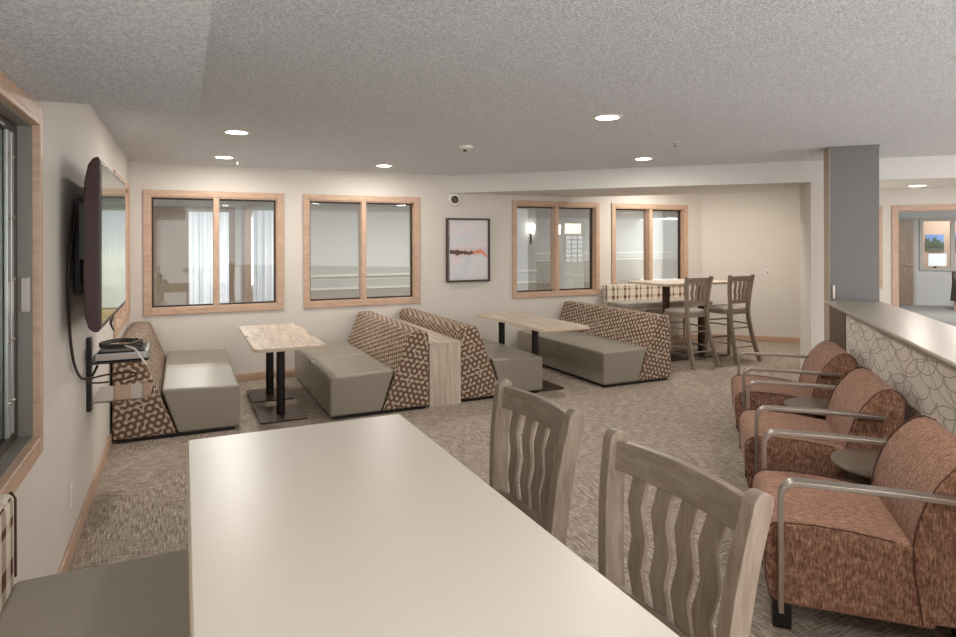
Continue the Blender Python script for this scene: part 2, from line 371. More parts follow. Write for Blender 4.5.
for (a, b) in (((-.06,-.02,0),(.02,0,2.11)), ((2.43,-.02,0),(2.51,0,2.11)), ((.02,-.02,2.03),(2.43,0,2.11))): box(bm, a, b)
obj('casing', bm, M['oakz'], r, .004)
bm = B()
for (a, b) in (((.02,0,0),(.035,.13,2.03)), ((2.415,0,0),(2.43,.13,2.03)), ((.035,0,2.015),(2.415,.13,2.03))): box(bm, a, b)
obj('jamb', bm, M['oakz'], r)
bm = B(); box(bm, (11.6, -8.5, HC), (19.6, -1, HC+.1)); tag(obj('ceiling_beyond', bm, M['rwall'], rotz=PI/4), kind='structure')
# baseboards
def base(name, length, loc, rotz, mat='oak', h=.085):
    bm = B(); box(bm, (0, -.015, 0), (length, 0, h)); return tag(obj(name, bm, M[mat], loc=loc, rotz=rotz, bev=.004), kind='structure')
base('baseboard_back', 7.9, (XL+.016, YB, 0), 0)
base('baseboard_left', 7.4, (XL, YB-7.4, 0), PI/2, 'oaky')
base('baseboard_right', 1.62, ab(10.56, -.03), -PI/4)
base('baseboard_lobby', 1.3, ab(11.6, -1.63), -PI/4)
# half wall with ledge and column
bm = B(); box(bm, (.6, -1.47, 0), (5.78, -1.10, .985)); tag(obj('wall_half', bm, M['scallop'], rotz=PI/4), kind='structure')
bm = B(); box(bm, (5.78, -1.475, 0), (6.42, -1.095, .985)); tag(obj('trim_1', bm, M['brown'], rotz=PI/4, bev=.003), kind='structure')
bm = B(); box(bm, (.5, -1.51, .985), (6.424, -1.045, 1.015)); tag(obj('ledge_countertop', bm, M['cap'], rotz=PI/4, bev=.012, seg=4), 'long bronze-grey laminate ledge capping the scallop-patterned half wall', 'countertop')
bm = B(); box(bm, (6.43, -1.485, 0), (6.70, -1.10, HC)); box(bm, (6.425, -1.49, HC-.012), (6.705, -1.095, HC))
tag(obj('column', bm, M['column'], rotz=PI/4), kind='structure')
bm = B(); box(bm, (6.432, -1.0995, 0), (6.698, -1.092, HC-.012)); tag(obj('trim_2', bm, M['coledge'], rotz=PI/4), kind='structure')
bx('column_bracket', (6.415, -1.135, 1.03), (6.429, -1.115, 1.15), M['steel'], rotz=PI/4, bev=.002)
tag(D.objects['column_bracket'], 'small upright metal strip on the grey column just above the ledge', 'bracket')

# ------------------------------------------------------------------ rooms beyond the windows
wall('wall_far', 9.6, HC, .12, [(1.78, 3.0, -.01, 2.13), (3.35, 4.05, .45, 2.1)], M['rwall'], (-2.2, 12.5, 0), 0)
wall('wall_farther', 17, HC, .12, [], M['rwall'], (8.5, 19.8, 0), 0)
wall('wall_room_left', 5.0, HC, .12, [], M['rwall'], (-2.2, 7.6, 0), PI/2)
bm = B(); box(bm, (-2.2, 7.62, HC), (16.5, 24, HC+.1)); tag(obj('ceiling_rooms', bm, M['rwall']), kind='structure')
def rails(idx, x0, x1, y, za, zb, wz, gap=()):
    bm = B()
    segs = [(x0, x1)] if not gap else [(x0, gap[0]), (gap[1], x1)]
    for a, b in segs: box(bm, (a, y-.03, za-.025), (b, y, za+.025)); box(bm, (a, y-.02, zb-.02), (b, y, zb+.02))
    tag(obj('trim_%d' % idx, bm, M['rail']), kind='structure')
    bm = B()
    for a, b in segs: box(bm, (a, y-.008, 0), (b, y, wz))
    tag(obj('trim_%d' % (idx+1), bm, M['wains']), kind='structure')
rails(3, -2.2, 1.1, 12.5, .88, .62, .6, (-.5, 1.05)); rails(5, 1.9, 7.4, 12.5, .88, .62, .6); rails(7, 8.6, 25, 19.8, 1.1, .85, .9)
r = tag(empty('door_2', (-.42, 12.5, 0)), kind='structure')
bm = B()
for (a, b) in (((-.08,-.02,0),(.02,0,2.2)), ((1.2,-.02,0),(1.3,0,2.2)), ((.02,-.02,2.11),(1.2,0,2.2))): box(bm, a, b)
obj('casing', bm, M['dwood'], r, .004)
bm = B(); box(bm, (-.005, .02, .01), (.52, .06, 2.11)); dl = obj('door_leaf', bm, M['dwood'], r, .003)
bm = B(); lathe(bm, [(.012, 0), (.012, -.04), (.03, -.045), (.03, -.075), (.01, -.08)], 12, (.10, .02, .98), 'y'); obj('door_knob', bm, M['steel'], dl, smooth=True)
def curtain(name, x0, x1, y, za, zb, label, n=9):
    bm = B(); pts = []; N = n*8
    for i in range(N+1):
        t = i/N; pts.append((x0+(x1-x0)*t, y+.025*math.sin(t*n*2*PI)+.01*math.sin(t*31)))
    fr = [bm.verts.new((p[0], p[1], za)) for p in pts]; ft = [bm.verts.new((p[0], p[1], zb)) for p in pts]
    bk = [bm.verts.new((p[0], p[1]+.006, za)) for p in pts]; bt = [bm.verts.new((p[0], p[1]+.006, zb)) for p in pts]
    for i in range(N):
        bm.faces.new((fr[i], fr[i+1], ft[i+1], ft[i])); bm.faces.new((bk[i+1], bk[i], bt[i], bt[i+1]))
        bm.faces.new((ft[i], ft[i+1], bt[i+1], bt[i])); bm.faces.new((fr[i+1], fr[i], bk[i], bk[i+1]))
    bm.faces.new((fr[0], ft[0], bt[0], bk[0])); bm.faces.new((fr[N], bk[N], bt[N], ft[N]))
    return tag(obj(name, bm, M['sheer'], smooth=True), label, 'curtain')
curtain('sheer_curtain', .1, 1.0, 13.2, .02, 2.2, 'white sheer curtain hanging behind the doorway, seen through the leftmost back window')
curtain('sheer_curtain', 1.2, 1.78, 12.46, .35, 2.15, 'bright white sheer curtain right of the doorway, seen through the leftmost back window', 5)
bx('wall_jog', (1.0, 11.6, 0), (1.09, 12.45, 2.2), M['dwood']); tag(D.objects['wall_jog'], kind='structure')
# sconces, directory board on the far wall
def sconce(x, y, label):
    r = tag(empty('wall_sconce', (x, y, 1.75)), label, 'wall lamp', None)
    bm = B(); box(bm, (-.02, -.012, -.25), (.02, 0, .12)); box(bm, (-.012, -.09, -.02), (.012, -.012, .0)); obj('bracket', bm, M['black'], r)
    bm = B(); lathe(bm, [(.035, -.02), (.055, .16), (.05, .2)], 14, (0, -.09, 0)); obj('lamp_shade', bm, M['lamp'], r, smooth=True)
sconce(7.25, 12.5, 'lit wall sconce on the pale wall, through the third back window, left pane')
wall('wall_bay', 1.2, HC, .12, [], M['rwall'], (7.4, 12.5, 0), PI/2.6)
sconce(8.4, 13.2, 'lit wall sconce seen just right of the mullion in the third back window')
r = tag(empty('mailbox_panel', (9.15, 14.0, 0)), 'tall bright cabinet of small boxes, seen through the right pane of the third back window', 'mailboxes')
bx('cabinet_body', (0, 0, 0), (.62, .3, 2.05), M['rail'], r, .004)
for i in range(3):
    for j in range(6): bx('box_door', (.04+i*.185, -.012, 1.0+j*.12), (.04+i*.185+.165, 0, 1.0+j*.12+.1), M['silver'], r, .003)
bx('header_panel', (.02, -.01, 1.76), (.52, 0, 2.02), M['glow'], r)

# room beyond the lobby door (diagonal frame: local x = a, y = b)
bm = B(); box(bm, (17.5, -7.6, 0), (17.62, -3.2, .86)); box(bm, (17.5, -7.6, 2.05), (17.62, -3.2, HC)); box(bm, (17.5, -4.88, .86), (17.62, -3.2, 2.05))
tag(obj('wall_reception', bm, M['rwall'], rotz=PI/4), kind='structure')
r = tag(empty('window_8', (0, 0, 0), PI/4), kind='structure')
bm = B()
for (a, b) in (((17.46,-4.93,.84),(17.5,-4.86,2.07)), ((17.46,-7.6,.84),(17.5,-4.93,.9)), ((17.46,-7.6,2.0),(17.5,-4.93,2.07)), ((17.46,-5.56,.9),(17.5,-5.47,2.0))): box(bm, a, b)
obj('casing', bm, M['wains'], r)
bx('pane', (17.55, -7.6, .9), (17.556, -4.9, 2.02), M['glass'], r)
bm = B(); box(bm, (17.47, -4.78, 0), (17.5, -3.7, 2.08)); d3 = tag(empty('door_3', (0, 0, 0), PI/4), kind='structure'); obj('casing', bm, M['wains'], d3)
bm = B(); box(bm, (17.43, -4.72, .01), (17.47, -3.8, 2.02)); dl = obj('door_leaf', bm, M['dwood'], d3)
bm = B(); box(bm, (17.36, -4.68, .96), (17.43, -4.66, .98)); box(bm, (17.36, -4.68, .96), (17.375, -4.56, .98)); obj('door_handle', bm, M['steel'], dl)
bm = B(); box(bm, (19.0, -8.4, 0), (19.1, -3.5, HC)); tag(obj('wall_office', bm, M['peach'], rotz=PI/4), kind='structure')
def poster(b0, b1, za, zb, kind, label):
    r = tag(empty('wall_poster', (0, 0, 0), PI/4), label, 'poster')
    def q(n, bb0, bb1, a, b, mat, t): bx(n, (18.98-t, bb0, a), (18.985-t+.004, bb1, b), mat, r)
    q('sky', b0, b1, za, zb, plain('poster_sky', (120,150,205), .6), 0)
    q('lawn', b0, b1, za, za+(zb-za)*.3, plain('poster_ground', (150,90,74) if kind else (120,120,104), .6, 0, .3, 20), .006)
    bm = B()
    for k in range(5):
        c = b0+(b1-b0)*(k+.5)/5; h = za+(zb-za)*(.5+.35*((k*37) % 5)/5)
        prism(bm, [(c-.05, za+(zb-za)*.25), (c+.05, za+(zb-za)*.25), (c+.04, h), (c-.03, h+.03)], 18.962, 18.97)
    obj('trees', bm, plain('poster_trees', (84,98,74), .7), r)
    if kind:
        q('house', b0+.12, b1-.1, za+.2, zb-.2, plain('poster_house', (190,186,178), .6), .025)
        bm = B(); prism(bm, [(b0+.1, zb-.22), (b1-.08, zb-.22), ((b0+b1)/2, zb-.05)], 18.945, 18.95); obj('gable', bm, plain('poster_roof', (196,84,84), .6), r)
poster(-5.80, -5.42, 1.26, 1.70, 0, 'photo poster of trees under a blue sky behind the reception window')
poster(-6.55, -5.98, 1.24, 1.72, 1, 'photo poster of a house with a red gable behind the reception window')
r = tag(empty('computer_monitor', (0, 0, 0), PI/4), 'white computer monitor on the desk behind the reception window', 'monitor')
bx('screen', (18.2, -5.62, .92), (18.23, -5.25, 1.22), M['monitor'], r, .004); bx('stand', (18.22, -5.42, .86), (18.26, -5.36, .95), M['black'], r)
bx('reception_desk', (17.9, -7, .0), (18.6, -4.6, .86), M['leather'], rotz=PI/4, bev=.004); tag(D.objects['reception_desk'], 'dark desk behind the reception window', 'desk')
def wing_chair():
    r = tag(empty('wing_chair', ab(16.4, -5.62), math.radians(165)), 'dark leather armchair with light wooden legs in the far room past the doorway', 'armchair')
    bm = B(); box(bm, (-.33, -.3, .25), (.33, .35, .45)); obj('seat', bm, M['leather'], r, .04, 3)
    bm = B(); prism(bm, [(-.22, .4), (-.34, 1.0), (-.42, 1.0), (-.38, .25), (-.28, .25)], -.33, .33); obj('backrest', bm, M['leather'], r, .03, 3)
    for s in (-1, 1):
        bm = B(); prism(bm, [(.35, .25), (.35, .6), (-.1, .64), (-.3, .95), (-.38, .25)], s*.33, s*.41); obj('arm', bm, M['leather'], r, .02, 3)
        for y in (.28, -.3):
            bm = B(); sweep(bm, [(s*.33, y, .27), (s*.35, y+.03, .014)], rect(.045, .045)); obj('leg', bm, M['oak'], r)
wing_chair()
D.objects['wing_chair'].scale = (.86, .86, .86)

# ------------------------------------------------------------------ booth benches
def make_booth(L, d=.92):
    r = empty('booth_bench')
    bm = B(); h = L/2
    sl = [(0, .03), (.45, .03), (.19, .70), (.165, .728), (.03, .728), (0, .70)]
    prism(bm, sl, -h, h, 'xz'); obj('backrest', bm, M['dots'], r, .018, 3)
    for k, (a, b) in enumerate(((-h, -.002), (.002, h))):
        bm = B(); prism(bm, [(.455, .03), (d, .03), (d, .375), (.335, .395)], a, b, 'xz')
        c = obj('seat_cushion', bm, M['vinyl'], r, .022, 4)
    bx('plinth', (.03, -h+.03, 0), (d-.04, h-.03, .03), M['black'], r)
    return r
LB = 1.90
spec = [((XL+.018, 6.49), 0, 'patterned booth bench in the corner under the television, its back to the left wall'),
        ((2.075, 6.41), PI, 'patterned booth bench facing left, its back against the left side of the wood divider'),
        ((2.425, 6.47), 0, 'patterned booth bench facing right, its back against the right side of the wood divider'),
        ((4.94, 6.35), PI, 'patterned booth bench facing left beside the tall table and stools')]
first = None
for (x, y), rz, lab in spec:
    o = make_booth(LB) if first is None else dup(first)
    first = first or o
    o.location = (x, y, 0); o.rotation_euler.z = rz
    tag(o, lab, 'bench', 'booth benches along the back wall')
r = tag(empty('divider_cabinet', (2.25, 6.42, 0)), 'pale wood-grain divider box standing between two back-to-back booth benches', 'divider')
bx('body', (-.16, -.93, .0), (.16, 1.0, .585), M['ashz'], r, .002); bx('top_panel', (-.165, -.935, .585), (.165, 1.0, .605), M['ash'], r, .003)

# ------------------------------------------------------------------ booth tables
def round_rect(hx, hy, r, n=5):
    return arc(hx-r, hy-r, r, 0, 90, n)+arc(-hx+r, hy-r, r, 90, 180, n)+arc(-hx+r, -hy+r, r, 180, 270, n)+arc(hx-r, -hy+r, r, 270, 360, n)
def make_booth_table(hx=.285, hy=.385, H=.70, by=.0):
    r = empty('booth_table')
    bm = B(); prism(bm, round_rect(hx, hy, .06), H-.03, H, 'xy'); t = obj('tabletop', bm, M['ash'], r, .003)
    bm = B(); prism(bm, round_rect(hx+.003, hy+.003, .063), H-.026, H-.004, 'xy'); obj('edge_band', bm, M['edge'], t)
    bm = B(); lathe(bm, [(.038, .012), (.038, H-.03)], 20, (0, by, 0)); obj('pedestal', bm, M['black'], r, smooth=False)
    bm = B(); prism(bm, round_rect(.2, .27, .02), 0, .012, 'xy'); p = obj('base_plate', bm, M['bronze'], r, .003); p.location.y = by
    bm = B(); box(bm, (-.13, -.2+by, H-.04), (.13, .2+by, H-.03)); obj('mounting_plate', bm, M['black'], r)
    return r
first = None
for x, y, lab in ((.80, 5.64, 'pale wood-grain booth table nearer the camera in the left booth'), (.80, 6.42, 'pale wood-grain booth table against the back wall side in the left booth'),
                  (3.44, 5.6, 'pale wood-grain booth table nearer the camera in the right booth'), (3.44, 6.38, 'pale wood-grain booth table against the back wall side in the right booth')):
    o = make_booth_table(by=.24) if first is None else dup(first); first = first or o
    o.location = (x, y, 0); tag(o, lab, 'table', 'wood-grain tables in the booths')

# ------------------------------------------------------------------ tall tables
def make_tall_table(L, Wd, H, top, label, posts, loc, rotz):
    r = tag(empty('tall_table', loc, rotz), label, 'table')
    bm = B(); prism(bm, round_rect(L/2, Wd/2, .012, 3), H-.032, H, 'xy'); t = obj('tabletop', bm, top, r, .004, 3)
    bm = B(); prism(bm, round_rect(L/2+.002, Wd/2+.002, .014, 3), H-.028, H-.005, 'xy'); obj('edge_band', bm, M['edge'], t)
    for px in posts:
        bm = B(); box(bm, (px-.036, -.036, .012), (px+.036, .036, H-.032)); obj('pedestal', bm, M['bronze'], r, .006)
        bm = B(); prism(bm, round_rect(.22, .27, .02), 0, .012, 'xy'); p = obj('base_plate', bm, M['black'], r, .003); p.location.x = px
    return r
make_tall_table(1.47, .615, 1.01, M['cream'], 'long cream-topped tall table in the foreground', (-.4, .4), (.318, 1.18, 0), PI/2)
make_tall_table(1.22, .76, 1.01, M['ash'], 'tall wood-topped table near the back wall behind the two far stools', (-.27, .36), (6.13, 6.5, 0), 0)

# ------------------------------------------------------------------ bar stools
def make_stool():
    r = empty('bar_stool')
    def px(z): return .155+.048*(1-z/.68)**1.3 if z < .68 else .155+.045*((z-.68)/.42)
    path = smoothpts([(0, -.345, 0), (0, -.262, .26), (0, -.208, .5), (0, -.195, .68), (0, -.20, .84), (0, -.213, .98), (0, -.235, 1.10)], 5)
    for s in (-1, 1):
        bm = B(); L_, R_ = [], []
        for k, p in enumerate(path):
            T = (path[min(k+1, len(path)-1)]-path[max(k-1, 0)]).normalized(); w = .028-.003*p.z/1.1
            L_.append((p.y-T.z*w, p.z+T.y*w)); R_.append((p.y+T.z*w, p.z-T.y*w))
        c = path[-1]; w = .024
        top = [(c.y+w*math.cos(a), c.z+w*.8*math.sin(a)) for a in [math.radians(20+140*i/6) for i in range(7)]]
        outline = R_+top+L_[::-1]
        prism(bm, outline, -.0155, .0155)
        for v in bm.verts: v.co.x += s*px(min(v.co.z, 1.1))
        obj('back_post', bm, M['stool'], r, .004)
        bm = B(); sweep(bm, [(s*.215, .175, 0), (s*.19, .155, .64)], rect(.034, .034), (1, 0, 0)); obj('leg', bm, M['stool'], r, .004)
    def back_y(z):
        for a, b in zip(path, path[1:]):
            if a.z <= z <= b.z: return a.y+(b.y-a.y)*(z-a.z)/(b.z-a.z)
        return path[-1].y
    def brail(name, za, zb, bow, th=.02):
        bm = B(); n = 10
        cols = []
        for i in range(n+1):
            hw = px((za+zb)/2)-.012; x = -hw+2*hw*i/n; c = bow*(1-(x/hw)**2); row = []
            arch = .004*(1-(x/hw)**2) if name == 'top_rail' else 0
            for z, q in ((za, 0), (zb+arch, 1)):
                y = back_y(min(z, 1.1))-c
                row += [bm.verts.new((x, y+th/2, z)), bm.verts.new((x, y-th/2, z))]
            cols.append(row)
        for a, b in zip(cols, cols[1:]):
            for q in ((0, 2), (2, 3), (3, 1), (1, 0)): bm.faces.new((a[q[0]], a[q[1]], b[q[1]], b[q[0]]))
        bm.faces.new((cols[0][0], cols[0][1], cols[0][3], cols[0][2])); bm.faces.new((cols[-1][0], cols[-1][2], cols[-1][3], cols[-1][1]))
        return obj(name, bm, M['stoolx'], r, .003)
    brail('top_rail', 1.035, 1.098, .02); brail('lower_rail', .745, .79, .02)
    for k in range(4):
        x = -.109+.0727*k; bow = 1-(x/.19)**2; bm = B()
        zs = [.785, .845, .91, .975, 1.04]; off = [-.010, .008, -.006, .012, .0]
        pts = [(x*(.84+.16*(z-.785)/.24)+o, back_y(z)-.02*bow, z) for z, o in zip(zs, off)]
        sweep(bm, pts, rect(.046, .011), (1, 0, 0)); obj('slat', bm, M['stool'], r, .002)
    bm = B(); prism(bm, round_rect(.215, .20, .09, 6), .605, .645, 'xy'); f = obj('seat_frame', bm, M['stool'], r, .004); f.location.y = -.002
    bm = B(); prof = [(0, .645), (.97, .645), (1.0, .66), (.98, .678), (.86, .692), (.5, .70)]
    rings = []
    for k, z in prof[1:]:
        rings.append([bm.verts.new((p[0]*k, p[1]*k+.012, z)) for p in round_rect(.212, .198, .1, 6)])
    for a, b in zip(rings, rings[1:]):
        n = len(a)
        for i in range(n): bm.faces.new((a[i], a[(i+1) % n], b[(i+1) % n], b[i]))
    bm.faces.new(rings[0][::-1]); bm.faces.new(rings[-1]); obj('seat', bm, M['seatcloth'], r, smooth=True)
    def rung(a, b, rr=.009, rc=False):
        bm = B(); sweep(bm, [a, b], circ(rr, 10) if not rc else rect(.018, .03)); return obj('rung', bm, M['stool'], r)
    for z in (.2, .44):
        yb = back_y(z)
        for s in (-1, 1): rung((s*.207, .165, z+.03), (s*px(z), yb+.01, z+.03))
        rung((-.2, .165, z+.06), (.2, .165, z+.06), rc=(z == .2)); rung((-px(z), yb, z-.01), (px(z), yb, z-.01))
    return r
s0 = make_stool()
for k, (x, y, rz, lab) in enumerate(((.68, .985, PI/2, 'taupe wooden bar stool with wavy slats at the foreground table, nearest the camera'),
        (.695, 1.575, PI/2, 'taupe wooden bar stool with wavy slats at the foreground table, farther along it'),
        (5.79, 6.07, 0, 'taupe wooden bar stool at the far tall table, left of the two'),
        (6.54, 6.09, 0, 'taupe wooden bar stool at the far tall table, right one of the two'))):
    o = s0 if k == 0 else dup(s0); o.location = (x, y, 0); o.rotation_euler.z = rz
    tag(o, lab, 'stool', 'bar stools with wavy back slats')

# ------------------------------------------------------------------ bar-height benches with plaid backs
def make_bar_bench():
    r = empty('bar_bench'); h = .75
    bm = B(); box(bm, (-h, .113, .63), (h, .66, .69)); obj('seat', bm, M['seatcloth'], r, .018, 4)
    bm = B(); box(bm, (-h, .008, .60), (h, .118, .92)); bk = obj('backrest', bm, M['plaid'], r, .02, 4)
    bm = B(); 
    for s in (-1, 1):
        sweep(bm, [(s*(h-.004), .115, .70), (s*(h-.004), .115, .90), (s*(h-.010), .108, .917)], circ(.006, 8))
    obj('piping', bm, M['bronze'], bk)
    bx('seat_board', (-h+.01, .11, .605), (h-.01, .645, .63), M['ashz'], r)
    for s in (-1, 0, 1):
        for y in (.14, .60):
            bx('leg', (s*(h-.05)-.02, y-.02, 0), (s*(h-.05)+.02, y+.02, .605), M['edge'], r, .003)
    return r
b0 = make_bar_bench(); b0.location = (XL+.001, 1.22, 0); b0.rotation_euler.z = -PI/2
tag(b0, 'tall bench with grey seat and plaid back along the left wall beside the foreground table', 'bench', 'tall benches with plaid backs')
b1 = dup(b0); b1.location = (6.26, YB-.018, 0); b1.rotation_euler.z = PI
tag(b1, 'tall bench with plaid back under the rightmost back window', 'bench', 'tall benches with plaid backs')

# ------------------------------------------------------------------ armchairs and side tables (along the half wall)
def make_armchair():
    r = empty('armchair'); hw = .305
    seat = [(-.20, .10), (.345, .10)]+[(.37, .13), (.385, .20), (.39, .28)]+arc(.325, .365, .068, 0, 85, 6)+[(.22, .438), (.08, .432), (-.06, .415), (-.20, .40)]
    bm = B(); prism(bm, seat, -hw, hw); s = obj('seat', bm, M['chenille'], r, .02, 4)
    back = [(-.15, .12), (-.125, .30), (-.12, .42), (-.135, .50), (-.165, .59), (-.205, .66), (-.25, .715)]+[(-.29, .745), (-.335, .755), (-.375, .74), (-.40, .705), (-.405, .66), (-.375, .40), (-.345, .12)]
    bm = B(); prism(bm, back, -hw-.005, hw+.005); b = obj('backrest', bm, M['chenille'], r, .02, 4)
    for sx in (-1, 1):
        bm = B(); sweep(bm, [(sx*(hw+.004), p[0], p[1]) for p in seat[1:-1]], circ(.0028, 6)); obj('piping', bm, M['pipe'], s)
        bm = B(); sweep(bm, [(sx*(hw+.009), p[0], p[1]) for p in back[:-1]], circ(.0028, 6)); obj('piping', bm, M['pipe'], b)
        bm = B(); path = [(0, .335, .10), (0, .335, .3), (0, .335, .545)]+[(0, p[0], p[1]) for p in arc(.273, .550, .062, 0, 90, 7)][1:]+[(0, 0, .613), (0, -.3, .608)]
        sweep(bm, [(sx*(hw+.036), p[1], p[2]) for p in path], rect(.058, .018), (1, 0, 0)); obj('arm', bm, M['steel'], r, .0015)
        for y in (.325, -.30):
            bx('foot', (sx*.26-.035, y-.035, 0), (sx*.26+.035, y+.035, .10), M['black'], r, .004)
    return r
c0 = make_armchair()
CA = (3.07, 4.23, 5.36)
for k, (a, lab) in enumerate(zip(CA, ('brown chenille armchair with metal arms by the half wall, nearest the camera', 'brown chenille armchair with metal arms, the middle one of the row of three', 'brown chenille armchair with metal arms, farthest of the row, beside the grey column'))):
    o = c0 if k == 0 else dup(c0); o.location = ab(a, -.625); o.rotation_euler.z = PI/4
    tag(o, lab, 'armchair', 'brown armchairs in a row along the half wall')
def make_side():
    r = empty('side_table')
    bm = B(); lathe(bm, [(.205, .415), (.222, .418), (.225, .425), (.222, .434), (.218, .436)], 48); obj('tabletop', bm, M['tabletop'], r, smooth=False)
    bm = B(); lathe(bm, [(.15, .30), (.20, .415)], 48); obj('apron', bm, M['bronze'], r, smooth=False)
    bm = B(); lathe(bm, [(.03, .012), (.03, .30)], 20); obj('stem', bm, M['bronze'], r)
    bm = B(); lathe(bm, [(.16, 0), (.16, .008), (.15, .014)], 40); obj('base_plate', bm, M['bronze'], r)
    return r
t0 = make_side()
for k, (a, b, lab) in enumerate(((3.655, -.85, 'small round bronze side table between the nearest and middle armchairs'), (4.80, -.76, 'small round bronze side table between the middle and farthest armchairs'))):
    o = t0 if k == 0 else dup(t0); o.location = ab(a, b); tag(o, lab, 'side table', 'round side tables between the armchairs')

# ------------------------------------------------------------------ television and its wall shelf
r = tag(empty('television', (-.375, 4.08, 1.14)), 'large flat television with dark reddish-brown casing mounted on the left wall', 'television')
bm = B(); hx = .70
prism(bm, [(.02, 0), (.03, .02), (.03, .80), (.022, .82), (.0, .812), (-.02, .78), (-.035, .70), (-.04, .55), (-.04, .25), (-.035, .08), (-.02, .02), (0, .003)], -hx, hx, 'xz'); obj('casing', bm, M['tvbody'], r, .006)
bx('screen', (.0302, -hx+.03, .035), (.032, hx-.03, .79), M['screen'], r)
bx('wall_mount', (-.10, -.25, .2), (-.05, .25, .6), M['black'], r, .004); bx('mount_plate', (-.125, -.3, .15), (-.10, .3, .65), M['black'], r)
bx('input_panel', (-.056, -hx-.002, .34), (-.03, -hx+.004, .6), M['black'], r, .002)
r = tag(empty('component_shelf', (XL, 4.3, .6)), 'black wall bracket with two shelves under the television', 'shelf')
bx('rail', (0, -.035, -.03), (.025, .035, .40), M['black'], r, .003)
bm = B(); prism(bm, [(.025, -.19), (.30, -.19), (.33, -.15), (.33, .15), (.30, .19), (.025, .19)], .268, .280, 'xy'); obj('shelf_board', bm, M['black'], r, .003)
bm = B(); prism(bm, [(.025, -.06)]+arc(.28, -.01, .05, -90, 0, 5)+arc(.28, .33, .05, 0, 90, 5)+[(.025, .38)], .02, .03, 'xy'); obj('glass_shelf', bm, M['mirror'], r, .002)
r = tag(empty('video_player', (XL+.19, 4.3, .882)), 'slim silver video player on the upper shelf under the television', 'video player')
bx('casing', (-.13, -.17, 0), (.13, .17, .042), M['silver'], r, .004); bx('front_panel', (-.12, -.173, .006), (.12, -.169, .034), M['steel'], r)
bx('player_top', (-.12, -.16, .042), (.12, .16, .05), M['black'], r, .003)
def cable(name, pts, rad, label, mat='cable'):
    bm = B(); sweep(bm, smoothpts(pts, 7), circ(rad, 8)); return tag(obj(name, bm, M[mat], smooth=True), label, 'cable')
cable('power_cable', [(-.47, 3.6, 1.72), (-.495, 3.55, 1.4), (-.495, 3.62, 1.05), (-.49, 3.85, .86), (-.47, 4.12, .80), (-.45, 4.24, .84)], .007, 'black cable looping down the left wall from the television to the shelf')
pts = []
for k in range(34):
    t = k/33*4*PI; pts.append((-.33+.105*math.cos(t)+.01*math.sin(3*t), 4.28+.15*math.sin(t)+.012*math.cos(2*t), .945+.0025*k/3))
cable('coiled_cable', pts, .0065, 'coil of dark cable heaped on top of the video player')
pts = []
for k in range(24):
    t = k/23*4*PI; pts.append((-.36+.12*math.cos(t), 4.05+.02*math.sin(t), .80+.02*math.sin(t+.5)))
cable('looped_cable', pts, .005, 'loop of cable hanging between the two shelves under the television', 'bronze')
cable('white_cable', [(-.30, 4.12, .965), (-.25, 4.09, .945), (-.22, 4.085, .90), (-.19, 4.09, .85)], .006, 'short pale cable end drooping over the front of the video player', 'white')
cable('antenna_cable', [(-.375, 4.10, 1.145)]+[(-.37+.01*math.sin(k), 4.17-.05*math.cos(k*PI/5), 1.10+.05*math.sin(k*PI/5)) for k in range(11)], .004, 'thin cable loop hanging below the bottom edge of the television')

# ------------------------------------------------------------------ wall and ceiling fittings
r = tag(empty('framed_painting', (3.38, YB-.002, 1.03)), 'abstract pale painting with a brown and coral streak in a dark wooden frame', 'picture')
bm = B()
for (a, b) in (((-.31,-.045,0),(-.285,0,.83)), ((.285,-.045,0),(.31,0,.83)), ((-.285,-.045,0),(.285,0,.025)), ((-.285,-.045,.805),(.285,0,.83))): box(bm, a, b)
obj('frame', bm, M['pframe'], r, .002)
bx('mat', (-.285, -.022, .025), (.285, -.004, .805), M['white'], r)
bx('canvas', (-.265, -.032, .045), (.265, -.022, .785), M['paint'], r)
r = tag(empty('wall_speaker', (3.18, YB-.001, 2.10)), 'small round white wall device with a dark centre above the framed painting', 'alarm')
bm = B(); lathe(bm, [(.085, 0), (.085, -.02), (.072, -.035)], 32, (0, 0, 0), 'y'); obj('housing', bm, M['white'], r)
bm = B(); lathe(bm, [(.05, -.0352), (.045, -.045), (.02, -.048)], 24, (.004, 0, 0), 'y'); obj('dome', bm, M['brown'], r, smooth=True)
def plate(name, loc, rotz, label, cat, kind):
    r = tag(empty(name, loc, rotz), label, cat)
    bx('cover_plate', (-.037, -.006, -.06), (.037, 0, .06), M['white'], r, .002)
    if kind == 'outlet':
        for z in (-.022, .022): bx('socket', (-.015, -.008, z-.013), (.015, -.006, z+.013), M['rail'], r, .002)
    else: bx('toggle', (-.006, -.016, -.012), (.006, -.006, .012), M['brown'], r)
plate('wall_outlet', (XL+.0005, 3.68, .30), PI/2, 'white electrical outlet low on the left wall', 'outlet', 'outlet')
x, y, _ = ab(10.56, -.95); plate('light_switch', (x, y, 1.07), -PI/4, 'small white switch plate on the angled wall right of the far stools', 'switch', 'switch')
x, y, _ = ab(10.56, -.56); plate('wall_outlet', (x, y, .4), -PI/4, 'white electrical outlet low on the angled wall behind the far stools', 'outlet', 'outlet')
